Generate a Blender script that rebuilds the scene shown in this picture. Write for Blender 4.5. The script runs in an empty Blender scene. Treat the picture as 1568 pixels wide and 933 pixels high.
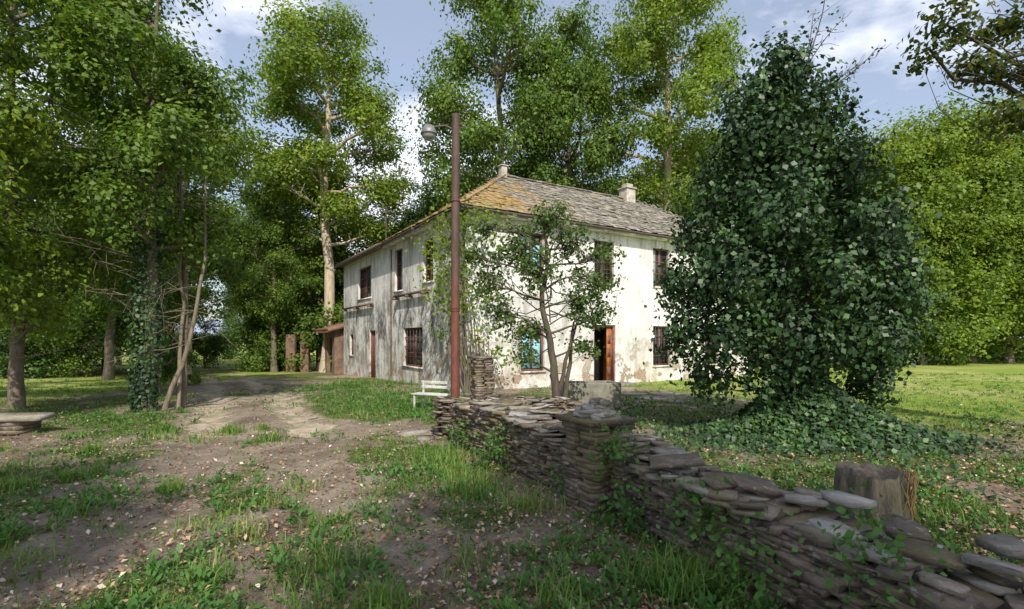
import bpy, math, random
import numpy as np
from mathutils import Vector
random.seed(5)
rng=np.random.default_rng(7)
sc=bpy.context.scene
sc.view_settings.view_transform='Standard'
sc.view_settings.look='None'
sc.view_settings.exposure=0
R=math.radians
# ---------------------------------------------------------------- mesh helpers
class MB:
    def __init__(s): s.V=[];s.L=[];s.S=[];s.M=[];s.n=0
    def add(s,v,f,mat=0):
        v=np.asarray(v,dtype=np.float32).reshape(-1,3); f=np.asarray(f,dtype=np.int64)
        s.V.append(v); s.L.append((f+s.n).ravel()); s.S.append(np.full(len(f),f.shape[1])); s.M.append(np.full(len(f),mat)); s.n+=len(v)
    def build(s,name,mats,parent=None,smooth=False,bev=0,link=True):
        me=bpy.data.meshes.new(name)
        V=np.concatenate(s.V);L=np.concatenate(s.L);S=np.concatenate(s.S);M=np.concatenate(s.M)
        me.vertices.add(len(V));me.vertices.foreach_set('co',V.ravel())
        me.loops.add(len(L));me.loops.foreach_set('vertex_index',L.astype(np.int32))
        me.polygons.add(len(S));st=np.concatenate([[0],np.cumsum(S)[:-1]]).astype(np.int32)
        me.polygons.foreach_set('loop_start',st)
        me.polygons.foreach_set('material_index',M.astype(np.int32))
        if smooth: me.polygons.foreach_set('use_smooth',np.ones(len(S),dtype=bool))
        for m in mats: me.materials.append(m)
        me.update(calc_edges=True)
        ob=bpy.data.objects.new(name,me); sc.collection.objects.link(ob)
        if parent: ob.parent=parent
        if bev:
            b=ob.modifiers.new('bev','BEVEL');b.width=bev;b.segments=2;b.limit_method='ANGLE'
        return ob
BOXF=[[0,3,2,1],[4,5,6,7],[0,1,5,4],[1,2,6,5],[2,3,7,6],[3,0,4,7]]
def box(mb,x0,x1,y0,y1,z0,z1,mat=0):
    mb.add([(x0,y0,z0),(x1,y0,z0),(x1,y1,z0),(x0,y1,z0),(x0,y0,z1),(x1,y0,z1),(x1,y1,z1),(x0,y1,z1)],BOXF,mat)
def tube(mb,pts,rad,sides=6,mat=0,cap=False):
    pts=np.asarray(pts,float); n=len(pts); rad=np.broadcast_to(rad,(n,)) if np.ndim(rad)==0 else np.asarray(rad)
    if len(rad)!=n: rad=np.interp(np.linspace(0,1,n),np.linspace(0,1,len(rad)),rad)
    T=np.gradient(pts,axis=0); T/=np.linalg.norm(T,axis=1)[:,None]+1e-9
    ref=np.array([0.31,0.95,0.05]); 
    A=np.cross(T,ref); A/=np.linalg.norm(A,axis=1)[:,None]+1e-9
    B=np.cross(T,A); a=np.linspace(0,2*math.pi,sides,endpoint=False)
    v=(pts[:,None,:]+rad[:,None,None]*(np.cos(a)[None,:,None]*A[:,None,:]+np.sin(a)[None,:,None]*B[:,None,:])).reshape(-1,3)
    f=[]
    for i in range(n-1):
        for j in range(sides):
            k=(j+1)%sides; f.append([i*sides+j,i*sides+k,(i+1)*sides+k,(i+1)*sides+j])
    mb.add(v,f,mat)
    if cap: mb.add(v[-sides:],[list(range(sides))],mat); mb.add(v[:sides],[list(range(sides))[::-1]],mat)
def unit(a): return a/(np.linalg.norm(a,axis=-1,keepdims=True)+1e-9)
def leaves(mb,c,nrm,size,width=0.62,mat=1,fold=0.12,tdir=None,r=rng):
    n=len(c); nrm=unit(nrm)
    t=r.normal(size=(n,3)) if tdir is None else tdir
    t=unit(t-nrm*np.sum(t*nrm,axis=1,keepdims=True)); b=np.cross(nrm,t)
    s=np.asarray(size).reshape(-1,1)*np.ones((n,1))
    v=np.stack([c-t*s*.5, c+b*s*width*.5+nrm*s*fold-t*s*.05, c+t*s*.5, c-b*s*width*.5+nrm*s*fold-t*s*.05],axis=1).reshape(-1,3)
    mb.add(v,np.arange(4*n).reshape(n,4),mat)
_lat=np.random.default_rng(99).random((256,256))
def vn(x,y,sc_,seed=0):
    x=np.asarray(x,float)*sc_+seed*17.3+500;y=np.asarray(y,float)*sc_+seed*31.7+500
    xi=np.floor(x).astype(int);yi=np.floor(y).astype(int);fx=x-xi;fy=y-yi
    fx=fx*fx*(3-2*fx);fy=fy*fy*(3-2*fy)
    g=lambda a,b:_lat[a%256,b%256]
    return (g(xi,yi)*(1-fx)+g(xi+1,yi)*fx)*(1-fy)+(g(xi,yi+1)*(1-fx)+g(xi+1,yi+1)*fx)*fy
def fbm(x,y,s,seed=0,o=4):
    t=0;a=.5;w=0
    for i in range(o): t=t+a*vn(x,y,s*2**i,seed+i*3);w+=a;a*=.55
    return t/w
def sst(a,b,x): 
    t=np.clip((x-a)/(b-a),0,1);return t*t*(3-2*t)
# ---------------------------------------------------------------- material helpers
def newmat(name):
    m=bpy.data.materials.new(name);m.use_nodes=True;nt=m.node_tree
    return m,nt,nt.nodes['Principled BSDF'],nt.nodes['Material Output']
def N(nt,t,**k):
    n=nt.nodes.new(t)
    for a,b in k.items():
        if a in n.inputs.keys(): n.inputs[a].default_value=b
        else: setattr(n,a,b)
    return n
def ramp(nt,fac,stops,interp='LINEAR'):
    r=nt.nodes.new('ShaderNodeValToRGB');r.color_ramp.interpolation=interp
    while len(r.color_ramp.elements)<len(stops): r.color_ramp.elements.new(.5)
    for e,(p,c) in zip(r.color_ramp.elements,stops): e.position=p;e.color=(*c,1) if len(c)==3 else c
    nt.links.new(fac,r.inputs[0]);return r.outputs[0]
def mixc(nt,f,a,b,mode='MIX'):
    m=nt.nodes.new('ShaderNodeMix');m.data_type='RGBA';m.blend_type=mode
    for s,v in ((m.inputs[0],f),(m.inputs[6],a),(m.inputs[7],b)):
        if hasattr(v,'is_output'): nt.links.new(v,s)
        elif isinstance(v,(int,float)): s.default_value=v
        else: s.default_value=(*v,1)
    return m.outputs[2]
def mth(nt,op,a,b=0,c=0,clamp=False):
    m=nt.nodes.new('ShaderNodeMath');m.operation=op;m.use_clamp=clamp
    for s,v in zip(m.inputs,(a,b,c)):
        if hasattr(v,'is_output'): nt.links.new(v,s)
        else: s.default_value=v
    return m.outputs[0]
def noise(nt,co,scale,detail=4,rough=.55,vec=None):
    n=nt.nodes.new('ShaderNodeTexNoise');n.inputs['Scale'].default_value=scale;n.inputs['Detail'].default_value=detail;n.inputs['Roughness'].default_value=rough
    if vec is not None:
        mp=nt.nodes.new('ShaderNodeMapping');mp.inputs['Scale'].default_value=vec;nt.links.new(co,mp.inputs[0]);co=mp.outputs[0]
    nt.links.new(co,n.inputs['Vector']);return n.outputs[0]
def objco(nt): return nt.nodes.new('ShaderNodeTexCoord').outputs['Object']
def bump(nt,p,h,st=.4,d=.02):
    b=nt.nodes.new('ShaderNodeBump');b.inputs['Strength'].default_value=st;b.inputs['Distance'].default_value=d
    nt.links.new(h,b.inputs['Height']);nt.links.new(b.outputs[0],p.inputs['Normal'])
def simple(name,col,rough=.7,var=.35,scale=6,met=0,bs=.3,bd=.01):
    m,nt,p,o=newmat(name);co=objco(nt);n=noise(nt,co,scale,6,.65)
    c=ramp(nt,n,[(.3,tuple(x*(1-var) for x in col)),(.7,tuple(min(1,x*(1+var)) for x in col))])
    nt.links.new(c,p.inputs['Base Color']);p.inputs['Roughness'].default_value=rough;p.inputs['Metallic'].default_value=met
    bump(nt,p,noise(nt,co,scale*5,5),bs,bd);return m
def leafmat(name,cols,trans=.38,rough=.5,nscale=.5,spec=.3):
    m,nt,p,o=newmat(name);g=N(nt,'ShaderNodeNewGeometry')
    co=objco(nt);n=noise(nt,co,nscale,3)
    f=mth(nt,'MULTIPLY_ADD',g.outputs['Random Per Island'],.55,0)
    f2=mth(nt,'MULTIPLY_ADD',n,1.5,-.5); f=mth(nt,'ADD',f,f2,clamp=True)
    k=len(cols);c=ramp(nt,f,[(i/(k-1),cc) for i,cc in enumerate(cols)])
    nt.links.new(c,p.inputs['Base Color']);p.inputs['Roughness'].default_value=rough;p.inputs['Specular IOR Level'].default_value=spec
    t=N(nt,'ShaderNodeBsdfTranslucent');tc=mixc(nt,1.0,c,(1.4,1.35,.55),'MULTIPLY');nt.links.new(tc,t.inputs[0])
    ms=N(nt,'ShaderNodeMixShader');ms.inputs[0].default_value=trans
    nt.links.new(p.outputs[0],ms.inputs[1]);nt.links.new(t.outputs[0],ms.inputs[2]);nt.links.new(ms.outputs[0],o.inputs[0]);return m
def barkmat(name,a,b,moss=0.0,scale=5):
    m,nt,p,o=newmat(name);co=objco(nt)
    n=noise(nt,co,scale,6,.7,(3,3,.6));c=ramp(nt,n,[(.3,a),(.7,b)])
    if moss: c=mixc(nt,ramp(nt,noise(nt,co,2,4),[(.5,(0,0,0)),(.62,(moss,)*3)]),c,(.09,.13,.03))
    nt.links.new(c,p.inputs['Base Color']);p.inputs['Roughness'].default_value=.9;bump(nt,p,n,.8,.04);return m

M_leaf_yel=leafmat('leaf_sunny_green',[(.055,.1,.016),(.12,.195,.024),(.2,.29,.035),(.3,.39,.06)],.42)  # yellow-green that also paints sunlit brightness into the crowns
M_leaf_mid=leafmat('leaf_mid_green',[(.034,.072,.014),(.08,.145,.024),(.14,.23,.036),(.22,.31,.055)],.4)
M_leaf_deep=leafmat('leaf_deep_shaded_green',[(.02,.048,.014),(.05,.105,.024),(.09,.165,.035),(.15,.24,.05)],.36)  # deep green that also paints the dark areas beneath trees
M_ivy=leafmat('ivy_leaf',[(.014,.036,.016),(.03,.066,.026),(.05,.1,.036),(.1,.2,.05)],.18,.46,1.6,.4)
M_apple=leafmat('orchard_leaf',[(.05,.095,.025),(.09,.15,.04),(.15,.23,.06)],.38,.5,2)
M_oak=leafmat('oak_leaf_dark',[(.025,.045,.01),(.05,.085,.016),(.09,.12,.022),(.17,.15,.03)],.35,.5,1.2)
M_grass=leafmat('grass_blade',[(.07,.145,.03),(.12,.225,.045),(.18,.29,.055),(.4,.38,.18)],.35,.5,.6)
M_weed=leafmat('weed_leaf',[(.045,.12,.025),(.08,.19,.04),(.13,.26,.06)],.3,.5,1.5)
def littermat():
    m,nt,p,o=newmat('dry_leaf');g=N(nt,'ShaderNodeNewGeometry')
    c=ramp(nt,g.outputs['Random Per Island'],[(0,(.11,.065,.04)),(.4,(.28,.16,.085)),(.75,(.42,.27,.16)),(.92,(.5,.4,.28)),(1,(.7,.62,.5))])
    nt.links.new(c,p.inputs['Base Color']);p.inputs['Roughness'].default_value=.8;return m
M_litter=littermat()
M_bark=barkmat('bark_brown',(.09,.07,.048),(.24,.19,.145),.5)
M_bark_pale=barkmat('bark_pale',(.34,.27,.19),(.62,.52,.4),.2,3)
M_bark_dark=barkmat('bark_dark',(.04,.033,.026),(.13,.105,.08),.35)
# ---------------------------------------------------------------- terrain functions
RY=np.array([-30,0,3,5,7.6,13,33.7,60,120,400]);RX=np.array([-2,-2,-2.2,-2.7,-3.8,-6.4,-19,-35,-72,-245.])
def roadd(x,y): 
    cx=np.interp(y,RY,RX); k=np.where(np.asarray(y)>8,.85,.97)
    return (x-cx)*k
def gz(x,y):
    x=np.asarray(x,float);y=np.asarray(y,float)
    z=-.018*np.clip(y-16,0,25)*sst(0,-5,x)
    near=np.exp(-((x)**2+(y-8)**2)/900)
    z=z+near*((fbm(x,y,.35,3)-.5)*.16+(fbm(x,y,1.6,8)-.5)*.07)
    d=roadd(x,y); z=z-.05*np.exp(-((np.abs(d)-.75)/.3)**2)
    return z
def bare(x,y):
    d=np.abs(roadd(x,y)); n=fbm(x,y,1.1,21)
    b=np.exp(-((d-.75)/.5)**2)*.7+.36*np.exp(-(d/3.2)**4)+.17
    b=b+.8*np.exp(-(((x+.1)/1.1)**2+((y-3.1)/1.1)**2))
    b=b+ (fbm(x,y,.55,40)-.5)*1.4 + (n-.5)*2.3
    b=b-.55*np.exp(-(((x+2.9)/1.5)**2+((y-11.5)/2.4)**2))
    return np.clip(b,0,1.2)
def lawn(x,y):
    a=sst(5.5,8.5,x+.25*(y-10)+ (fbm(x,y,.4,60)-.5)*4)*sst(7,11,y+(fbm(x,y,.5,61)-.5)*4)
    return np.maximum(a,sst(-11.5,-13.5,x+(fbm(x,y,.4,62)-.5)*3)*sst(13,16,y))
def graded(lo,hi,a,b,st):
    core=np.arange(a,b+1e-6,st);l=[a];d=st
    while l[-1]>lo: d*=1.22;l.append(l[-1]-d)
    h=[core[-1]];d=st
    while h[-1]<hi: d*=1.22;h.append(h[-1]+d)
    return np.concatenate([l[1:][::-1],core,h[1:]])
gx=graded(-1500,1500,-14,14,.1);gy=graded(-300,2500,0,22,.1)
X,Y=np.meshgrid(gx,gy);Z=gz(X,Y)
mb=MB();nx=len(gx);ny=len(gy)
idx=np.arange(nx*ny).reshape(ny,nx)
q=np.stack([idx[:-1,:-1],idx[:-1,1:],idx[1:,1:],idx[1:,:-1]],-1).reshape(-1,4)
mb.add(np.stack([X,Y,Z],-1).reshape(-1,3),q)
m,nt,p,o=newmat('ground_soil_grass');co=objco(nt)
at=N(nt,'ShaderNodeAttribute',attribute_name='bare').outputs['Fac'];al=N(nt,'ShaderNodeAttribute',attribute_name='lawn').outputs['Fac']
n1=noise(nt,co,2.2,8,.65);n2=noise(nt,co,22,8,.72);n3=noise(nt,co,80,4,.7)
soil=ramp(nt,n2,[(.25,(.13,.098,.075)),(.5,(.29,.225,.17)),(.75,(.48,.4,.32))])
soil=mixc(nt,ramp(nt,n1,[(.42,(0,0,0)),(.6,(.75,)*3)]),soil,(.44,.365,.28))
soil=mixc(nt,ramp(nt,noise(nt,co,.8,5),[(.5,(0,0,0)),(.65,(.6,)*3)]),soil,(.13,.095,.07))
grs=ramp(nt,n2,[(.28,(.055,.075,.025)),(.5,(.12,.15,.045)),(.72,(.25,.24,.12))])
f=mth(nt,'ADD',at,mth(nt,'MULTIPLY_ADD',n2,.9,-.45));f=ramp(nt,f,[(.15,(0,0,0)),(.45,(1,1,1))])
c=mixc(nt,f,grs,soil)
lg=ramp(nt,n2,[(.25,(.13,.2,.03)),(.5,(.25,.34,.05)),(.75,(.45,.48,.13))])
lg=mixc(nt,ramp(nt,noise(nt,co,.25,4),[(.45,(0,0,0)),(.65,(.6,)*3)]),lg,(.55,.5,.22))
c=mixc(nt,al,c,lg)
nt.links.new(c,p.inputs['Base Color']);p.inputs['Roughness'].default_value=.95;p.inputs['Specular IOR Level'].default_value=.2
bump(nt,p,mth(nt,'ADD',n2,mth(nt,'MULTIPLY',n3,.5)),1.0,.05)
ground=mb.build('ground',[m],smooth=True)
for nm,ar in (('bare',bare(X,Y)),('lawn',np.maximum(lawn(X,Y),sst(16,20,Y)*sst(-3.2,-4.2,roadd(X,Y))))):
    a=ground.data.attributes.new(nm,'FLOAT','POINT');a.data.foreach_set('value',ar.ravel().astype(np.float32))
mb=MB();ys=np.arange(9,140,.5);us=np.linspace(-1.7,1.7,13);cx=np.interp(ys,RY,RX)
vv=[];
for i,y in enumerate(ys):
    for u in us:
        x=cx[i]+u*1.0/.85*(1+.12*math.sin(y*1.3+u)); vv.append((x,y,float(gz(x,y))+.004+ (0 if abs(u)<1.5 else -.02)))
k=len(us);mb.add(vv,[[i*k+j,i*k+j+1,(i+1)*k+j+1,(i+1)*k+j] for i in range(len(ys)-1) for j in range(k-1)])
m,nt,p,o=newmat('dirt_track');co=objco(nt);n2=noise(nt,co,9,8,.7);at=N(nt,'ShaderNodeAttribute',attribute_name='bare').outputs['Fac']
c=ramp(nt,n2,[(.25,(.2,.15,.11)),(.5,(.4,.32,.24)),(.75,(.58,.5,.4))])
c=mixc(nt,ramp(nt,noise(nt,co,1.3,6,.7),[(.47,(0,0,0)),(.6,(.7,)*3)]),c,(.15,.16,.065))
nt.links.new(c,p.inputs['Base Color']);p.inputs['Roughness'].default_value=.95
al=ramp(nt,mth(nt,'ADD',at,mth(nt,'MULTIPLY_ADD',noise(nt,co,2.5,8,.7),1.3,-.65)),[(.42,(0,0,0)),(.6,(1,1,1))]);nt.links.new(al,p.inputs['Alpha'])
bump(nt,p,n2,.6,.03)
road=mb.build('dirt_road',[m],smooth=True);a=road.data.attributes.new('bare','FLOAT','POINT')
uu=np.tile(us,len(ys));a.data.foreach_set('value',(np.exp(-((np.abs(uu)-.75)/.5)**2)*.75+.1-.6*(np.abs(uu)>1.5)).astype(np.float32))

# ---------------------------------------------------------------- stone
def stonemat(name,cols,moss=.5,scale=8,mossc=(.17,.145,.04)):
    m,nt,p,o=newmat(name);g=N(nt,'ShaderNodeNewGeometry');co=objco(nt)
    n=noise(nt,co,scale,8,.7);n2=noise(nt,co,scale*.22,5,.65)
    f=mth(nt,'ADD',mth(nt,'MULTIPLY',g.outputs['Random Per Island'],.6),mth(nt,'MULTIPLY_ADD',n,1.3,-.45),clamp=True)
    c=ramp(nt,f,[(i/(len(cols)-1),cc) for i,cc in enumerate(cols)])
    li=ramp(nt,noise(nt,co,scale*2.3,4,.7),[(.57,(0,0,0)),(.65,(.65,)*3)]);c=mixc(nt,li,c,(.45,.43,.37))
    sp=N(nt,'ShaderNodeSeparateXYZ');nt.links.new(g.outputs['Normal'],sp.inputs[0])
    up=mth(nt,'MULTIPLY_ADD',sp.outputs[2],.45,.5,clamp=True)
    mo=mth(nt,'MULTIPLY',up,ramp(nt,n2,[(.46,(0,0,0)),(.56,(1,1,1))]));mo=mth(nt,'MULTIPLY',mo,moss)
    c=mixc(nt,mo,c,mossc)
    nt.links.new(c,p.inputs['Base Color']);p.inputs['Roughness'].default_value=.85
    bump(nt,p,mth(nt,'ADD',n,mth(nt,'MULTIPLY',noise(nt,co,scale*3,6,.7,(1,1,3)),.6)),1.0,.03);return m
M_stone=stonemat('slate_stone',[(.045,.034,.028),(.14,.108,.085),(.26,.205,.16),(.45,.38,.31)],.65)
M_cap=stonemat('cap_stone',[(.13,.115,.1),(.26,.235,.21),(.4,.37,.33),(.56,.53,.48)],.6,7)
M_slate=stonemat('roof_slate',[(.085,.078,.068),(.19,.175,.15),(.3,.275,.24),(.45,.42,.37)],.0,3)
M_core=simple('wall_core_dark',(.03,.025,.02),.95)  # very dark filling behind the face stones
def stone(mb,c,L,D,H,yaw,tilt=(0,0),mat=0,r=random):
    pl=[]
    cs=[(-.5,-.5),(.5,-.5),(.5,.5),(-.5,.5)]
    for i in range(4):
        a=cs[i];b=cs[(i+1)%4]
        if r.random()<.45:
            q=cs[i-1];e=r.uniform(.08,.38)
            pl.append((a[0]+(q[0]-a[0])*e,a[1]+(q[1]-a[1])*e));pl.append((a[0]+(b[0]-a[0])*e*.8,a[1]+(b[1]-a[1])*e*.8))
        else: pl.append(a)
        if r.random()<.6:
            t=r.uniform(.3,.7);pl.append((a[0]+(b[0]-a[0])*t,a[1]+(b[1]-a[1])*t))
    pl=[((u+r.uniform(-.06,.06))*L,(v+r.uniform(-.07,.07))*D) for u,v in pl];k=len(pl)
    cy,sy=math.cos(yaw),math.sin(yaw);vs=[]
    for zz in (-.5,.15,.5):
        ii=r.uniform(.96,1.0) if zz!=.15 else 1.0
        for (u,v) in pl:
            u2=u*ii+r.uniform(-.007,.007);v2=v*ii+r.uniform(-.007,.007)
            z=zz*H+u*tilt[0]+v*tilt[1]+r.uniform(-.08,.08)*H
            vs.append((c[0]+u2*cy-v2*sy,c[1]+u2*sy+v2*cy,c[2]+z))
    f=[[l*k+j,l*k+(j+1)%k,(l+1)*k+(j+1)%k,(l+1)*k+j] for l in range(2) for j in range(k)]
    n0=mb.n;mb.add(vs,f,mat)
    mb.S.append(np.array([k,k]));mb.L.append(np.array([n0+j for j in range(k)][::-1]+[n0+2*k+j for j in range(k)]));mb.M.append(np.full(2,mat))
def drywall(name,path,heights,thick,seed=1,hc=.03,capsize=.3):
    r=random.Random(seed);mb=MB()
    P=np.array(path,float);seg=np.linalg.norm(np.diff(P,axis=0),axis=1);cum=np.concatenate([[0],np.cumsum(seg)])
    def at(s):
        x=np.interp(s,cum,P[:,0]);y=np.interp(s,cum,P[:,1]);x2=np.interp(min(s+.2,cum[-1]),cum,P[:,0])-np.interp(max(s-.2,0),cum,P[:,0]);y2=np.interp(min(s+.2,cum[-1]),cum,P[:,1])-np.interp(max(s-.2,0),cum,P[:,1])
        return x,y,math.atan2(y2,x2)
    Lt=cum[-1];T=lambda s:np.interp(s,cum,thick)
    H=lambda s:np.interp(s,cum,heights)+(float(vn(s,0,1.3,seed))-.5)*.13+(float(vn(s,0,4,seed+2))-.5)*.08
    def pos(s,off):
        x,y,a=at(s);return x-math.sin(a)*off,y+math.cos(a)*off,a
    z=-.1
    while z<1.2:
        h=hc*r.uniform(.5,1.8)
        for face in (0,1):
            s=r.uniform(-.1,.1)
            while s<Lt:
                L=r.uniform(.06,.17) if r.random()<.6 else r.uniform(.17,.34);sm=s+L/2;sc_=min(max(sm,0),Lt)
                if z+h<H(sc_):
                    d=r.uniform(.14,.24);t=T(sm);off=(d/2+r.uniform(-.04,.035)) if face==0 else t-d/2-r.uniform(-.02,.03)
                    x,y,a=pos(sc_,off);nsub=1 if r.random()<.7 else 2;g=float(gz(x,y))
                    for q in range(nsub):
                        stone(mb,(x,y,g+z+h*(q+.5)/nsub+.012*math.sin(s*3+z*9)),L*.98,d,h*.9/nsub,a+r.uniform(-.1,.1),(r.uniform(-.07,.07),r.uniform(-.07,.07)),0,r)
                s+=L
        z+=h
    s=0
    while s<Lt:
        L=r.uniform(.12,capsize);t=T(s);sc_=min(s+L/2,Lt)
        for off in ([t*.5] if r.random()<.2 else [t*.15,t*.5,t*.84]):
            x,y,a=pos(sc_,off+r.uniform(-.04,.04));hh=H(sc_)
            D=t*.8 if off==t*.5 and r.random()<.3 else t*r.uniform(.28,.48);th=r.uniform(.018,.045);g=float(gz(x,y))
            stone(mb,(x,y,g+hh+th/2-.02),L*1.1,D,th,a+r.uniform(-.5,.5),(r.uniform(-.12,.12),r.uniform(-.12,.12)),1 if r.random()<.35 else 0,r)
            if r.random()<.6: stone(mb,(x+r.uniform(-.1,.1),y+r.uniform(-.05,.05),g+hh+th+.003),L*.75,D*.6,.025,a+r.uniform(-.9,.9),(r.uniform(-.18,.18),r.uniform(-.18,.18)),1 if r.random()<.35 else 0,r)
        s+=L*.8
    ss=np.linspace(0.03,Lt-.03,60)
    for a0,a1 in zip(ss[:-1],ss[1:]):
        q=[]
        for s_ in (a0,a1):
            for off in (.1,T(s_)-.1):
                x,y,_=pos(s_,off);q.append((x,y))
        h0=H(a0)-.06+float(gz(*q[0]));h1=H(a1)-.06+float(gz(*q[2]))
        mb.add([(*q[0],-.2),(*q[2],-.2),(*q[3],-.2),(*q[1],-.2),(*q[0],h0),(*q[2],h1),(*q[3],h1),(*q[1],h0)],BOXF,2)
    return mb.build(name,[M_stone,M_cap,M_core])
drywall('dry_stone_wall',[(3.3,.2),(2.6,1.3),(2.1,2.15),(1.62,3.25),(1.2,4.3),(.88,5.0),(.3,5.95),(-1.0,8.4)][::-1],
        [.42,.43,.44,.46,.52,.56,.61,.66][::-1],[.95,.85,.72,.6,.5,.46,.45,.45],3)
drywall('garden_wall',[(-1.05,8.75),(-.6,9.3),(.6,9.9),(1.3,10.2)],[.6,.5,.48,.42],[.4,.4,.4,.4],11)
mb=MB();r=random.Random(4)
for (x,y,z,L,D,H_) in [(2.0,3.5,.54,.34,.26,.04),(2.15,3.35,.585,.26,.2,.04),(2.25,3.0,.53,.28,.22,.03),(2.95,2.75,.5,.2,.16,.1),(2.6,2.75,.52,.24,.2,.05),(1.35,4.35,.6,.4,.28,.03),(3.05,2.45,.5,.22,.2,.09),(2.35,2.5,.52,.28,.16,.03),(2.6,2.3,.52,.26,.18,.035),(1.75,3.75,.57,.28,.24,.035),(2.15,2.7,.5,.3,.2,.03)]:
    stone(mb,(x,y,z),L,D,H_,r.uniform(0,3),(r.uniform(-.16,.16),r.uniform(-.16,.16)),1 if r.random()<.6 else 0,r)
mb.build('loose_slate_slabs',[M_stone,M_cap])
def pillar(name,cx,cy,w,h,cap,seed,yaw=.5):
    r=random.Random(seed);mb=MB();g=float(gz(cx,cy));z=-.08
    while z<h:
        hh=r.uniform(.022,.055);rot=yaw+r.uniform(-.09,.09)+(math.pi/2 if r.random()<.5 else 0)
        for sgn in (-1,1):
            ox,oy=-math.sin(rot)*sgn*w*.26,math.cos(rot)*sgn*w*.26
            cut=r.uniform(.3,.7);
            for (a0,a1) in ((-.5,-.5+cut),(-.5+cut,.5)):
                m_=(a0+a1)/2*w;stone(mb,(cx+ox+math.cos(rot)*m_+r.uniform(-.018,.018),cy+oy+math.sin(rot)*m_,g+z+hh/2),(a1-a0)*w,w*.5,hh*.92,rot,(0,0),0,r)
        z+=hh
    stone(mb,(cx,cy,g+h+.02),w*1.14,w*1.1,.04,yaw,(0,0),0,r)
    if cap:
        z=g+h+.04
        for i in range(22):
            f=i/22;a=r.uniform(0,6.28);d=w*.24*(1-f)*r.random()
            stone(mb,(cx+d*math.cos(a),cy+d*math.sin(a),z+.012+f*.16),w*(.66-.46*f),w*(.56-.4*f),.032,r.uniform(0,3),(r.uniform(-.2,.2),r.uniform(-.2,.2)),1,r)
    box(mb,cx-w*.25,cx+w*.25,cy-w*.25,cy+w*.25,-.1,g+h,2)
    return mb.build(name,[M_stone,M_cap,M_core])
pillar('stone_pillar',.84,5.12,.5,.82,True,8)
pillar('gate_pillar',-.55,9.55,.34,1.3,False,9,.4)

# ---------------------------------------------------------------- house
house=bpy.data.objects.new('old_farmhouse',None);sc.collection.objects.link(house)
house.location=(-1.48,16.4,0);house.rotation_euler=(0,0,math.atan2(.527,.85))
m,nt,p,o=newmat('weathered_plaster');M_plaster=m;co=objco(nt)
sp=N(nt,'ShaderNodeSeparateXYZ');nt.links.new(co,sp.inputs[0])
big=noise(nt,co,.55,8,.68);fine=noise(nt,co,9,7,.75);st=noise(nt,co,1,7,.72,(.8,.8,.22));st2=noise(nt,co,1,7,.75,(3.6,3.6,.7))
lf=ramp(nt,sp.outputs[0],[(.0,(1,1,1)),(.02,(.3,.3,.3))])
base=ramp(nt,big,[(.32,(.58,.56,.52)),(.47,(.78,.77,.735)),(.65,(.88,.87,.845))])
base=mixc(nt,ramp(nt,mth(nt,'ADD',mth(nt,'MULTIPLY',st,.7),mth(nt,'MULTIPLY',st2,.3)),[(.54,(0,0,0)),(.62,(.6,)*3)]),base,(.3,.285,.26))
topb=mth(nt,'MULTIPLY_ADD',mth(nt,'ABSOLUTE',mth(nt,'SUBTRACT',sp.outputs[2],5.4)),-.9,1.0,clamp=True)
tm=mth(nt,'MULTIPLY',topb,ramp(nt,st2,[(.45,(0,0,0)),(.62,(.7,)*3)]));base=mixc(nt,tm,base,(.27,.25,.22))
low=mth(nt,'MULTIPLY_ADD',sp.outputs[2],-.34,.95,clamp=True)
lm=mth(nt,'MULTIPLY',low,ramp(nt,noise(nt,co,1.1,9,.74),[(.44,(0,0,0)),(.58,(1,1,1))]))
base=mixc(nt,mth(nt,'MULTIPLY',lm,mth(nt,'MULTIPLY_ADD',lf,-.6,1.1,clamp=True)),base,(.42,.34,.25))
zz=mth(nt,'MULTIPLY_ADD',mth(nt,'ABSOLUTE',mth(nt,'SUBTRACT',sp.outputs[2],2.1)),-.32,1.1,clamp=True)
mo=mth(nt,'MULTIPLY',mth(nt,'MULTIPLY',lf,zz),ramp(nt,mth(nt,'ADD',mth(nt,'MULTIPLY',st2,.5),mth(nt,'MULTIPLY',noise(nt,co,.9,9,.8),.6)),[(.51,(0,0,0)),(.6,(1,1,1))]))
base=mixc(nt,mth(nt,'MULTIPLY',mo,.92),base,(.07,.07,.068))
base=mixc(nt,ramp(nt,fine,[(.56,(0,0,0)),(.7,(.4,)*3)]),base,(.4,.37,.32))
pt=mth(nt,'MULTIPLY',mth(nt,'MULTIPLY_ADD',sp.outputs[2],-.55,1.15,clamp=True),ramp(nt,noise(nt,co,1.7,9,.68),[(.54,(0,0,0)),(.56,(1,1,1))]))
base=mixc(nt,pt,base,mixc(nt,fine,(.14,.1,.07),(.6,.45,.3)))
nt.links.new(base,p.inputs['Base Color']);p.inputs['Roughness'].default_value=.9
bump(nt,p,mth(nt,'ADD',mth(nt,'ADD',fine,big),mth(nt,'MULTIPLY',pt,-1.5)),.8,.03)
M_wood=simple('worn_brown_wood',(.17,.07,.05),.7,.5,9)
M_doorw=simple('orange_brown_door',(.34,.12,.035),.6,.5,7)
M_blue=simple('turquoise_paint',(.26,.58,.68),.6,.3,6)
M_iron=simple('iron_grille',(.08,.06,.05),.6,.3,12)
M_dark=simple('interior_shade',(.04,.033,.028),.95)  # near-black colour stands in for the shade of unlit rooms
m,nt,p,o=newmat('old_brick');co=objco(nt);b=N(nt,'ShaderNodeTexBrick');b.inputs['Scale'].default_value=4
b.inputs['Color1'].default_value=(.26,.12,.07,1);b.inputs['Color2'].default_value=(.36,.18,.1,1);b.inputs['Mortar'].default_value=(.27,.24,.2,1)
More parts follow.
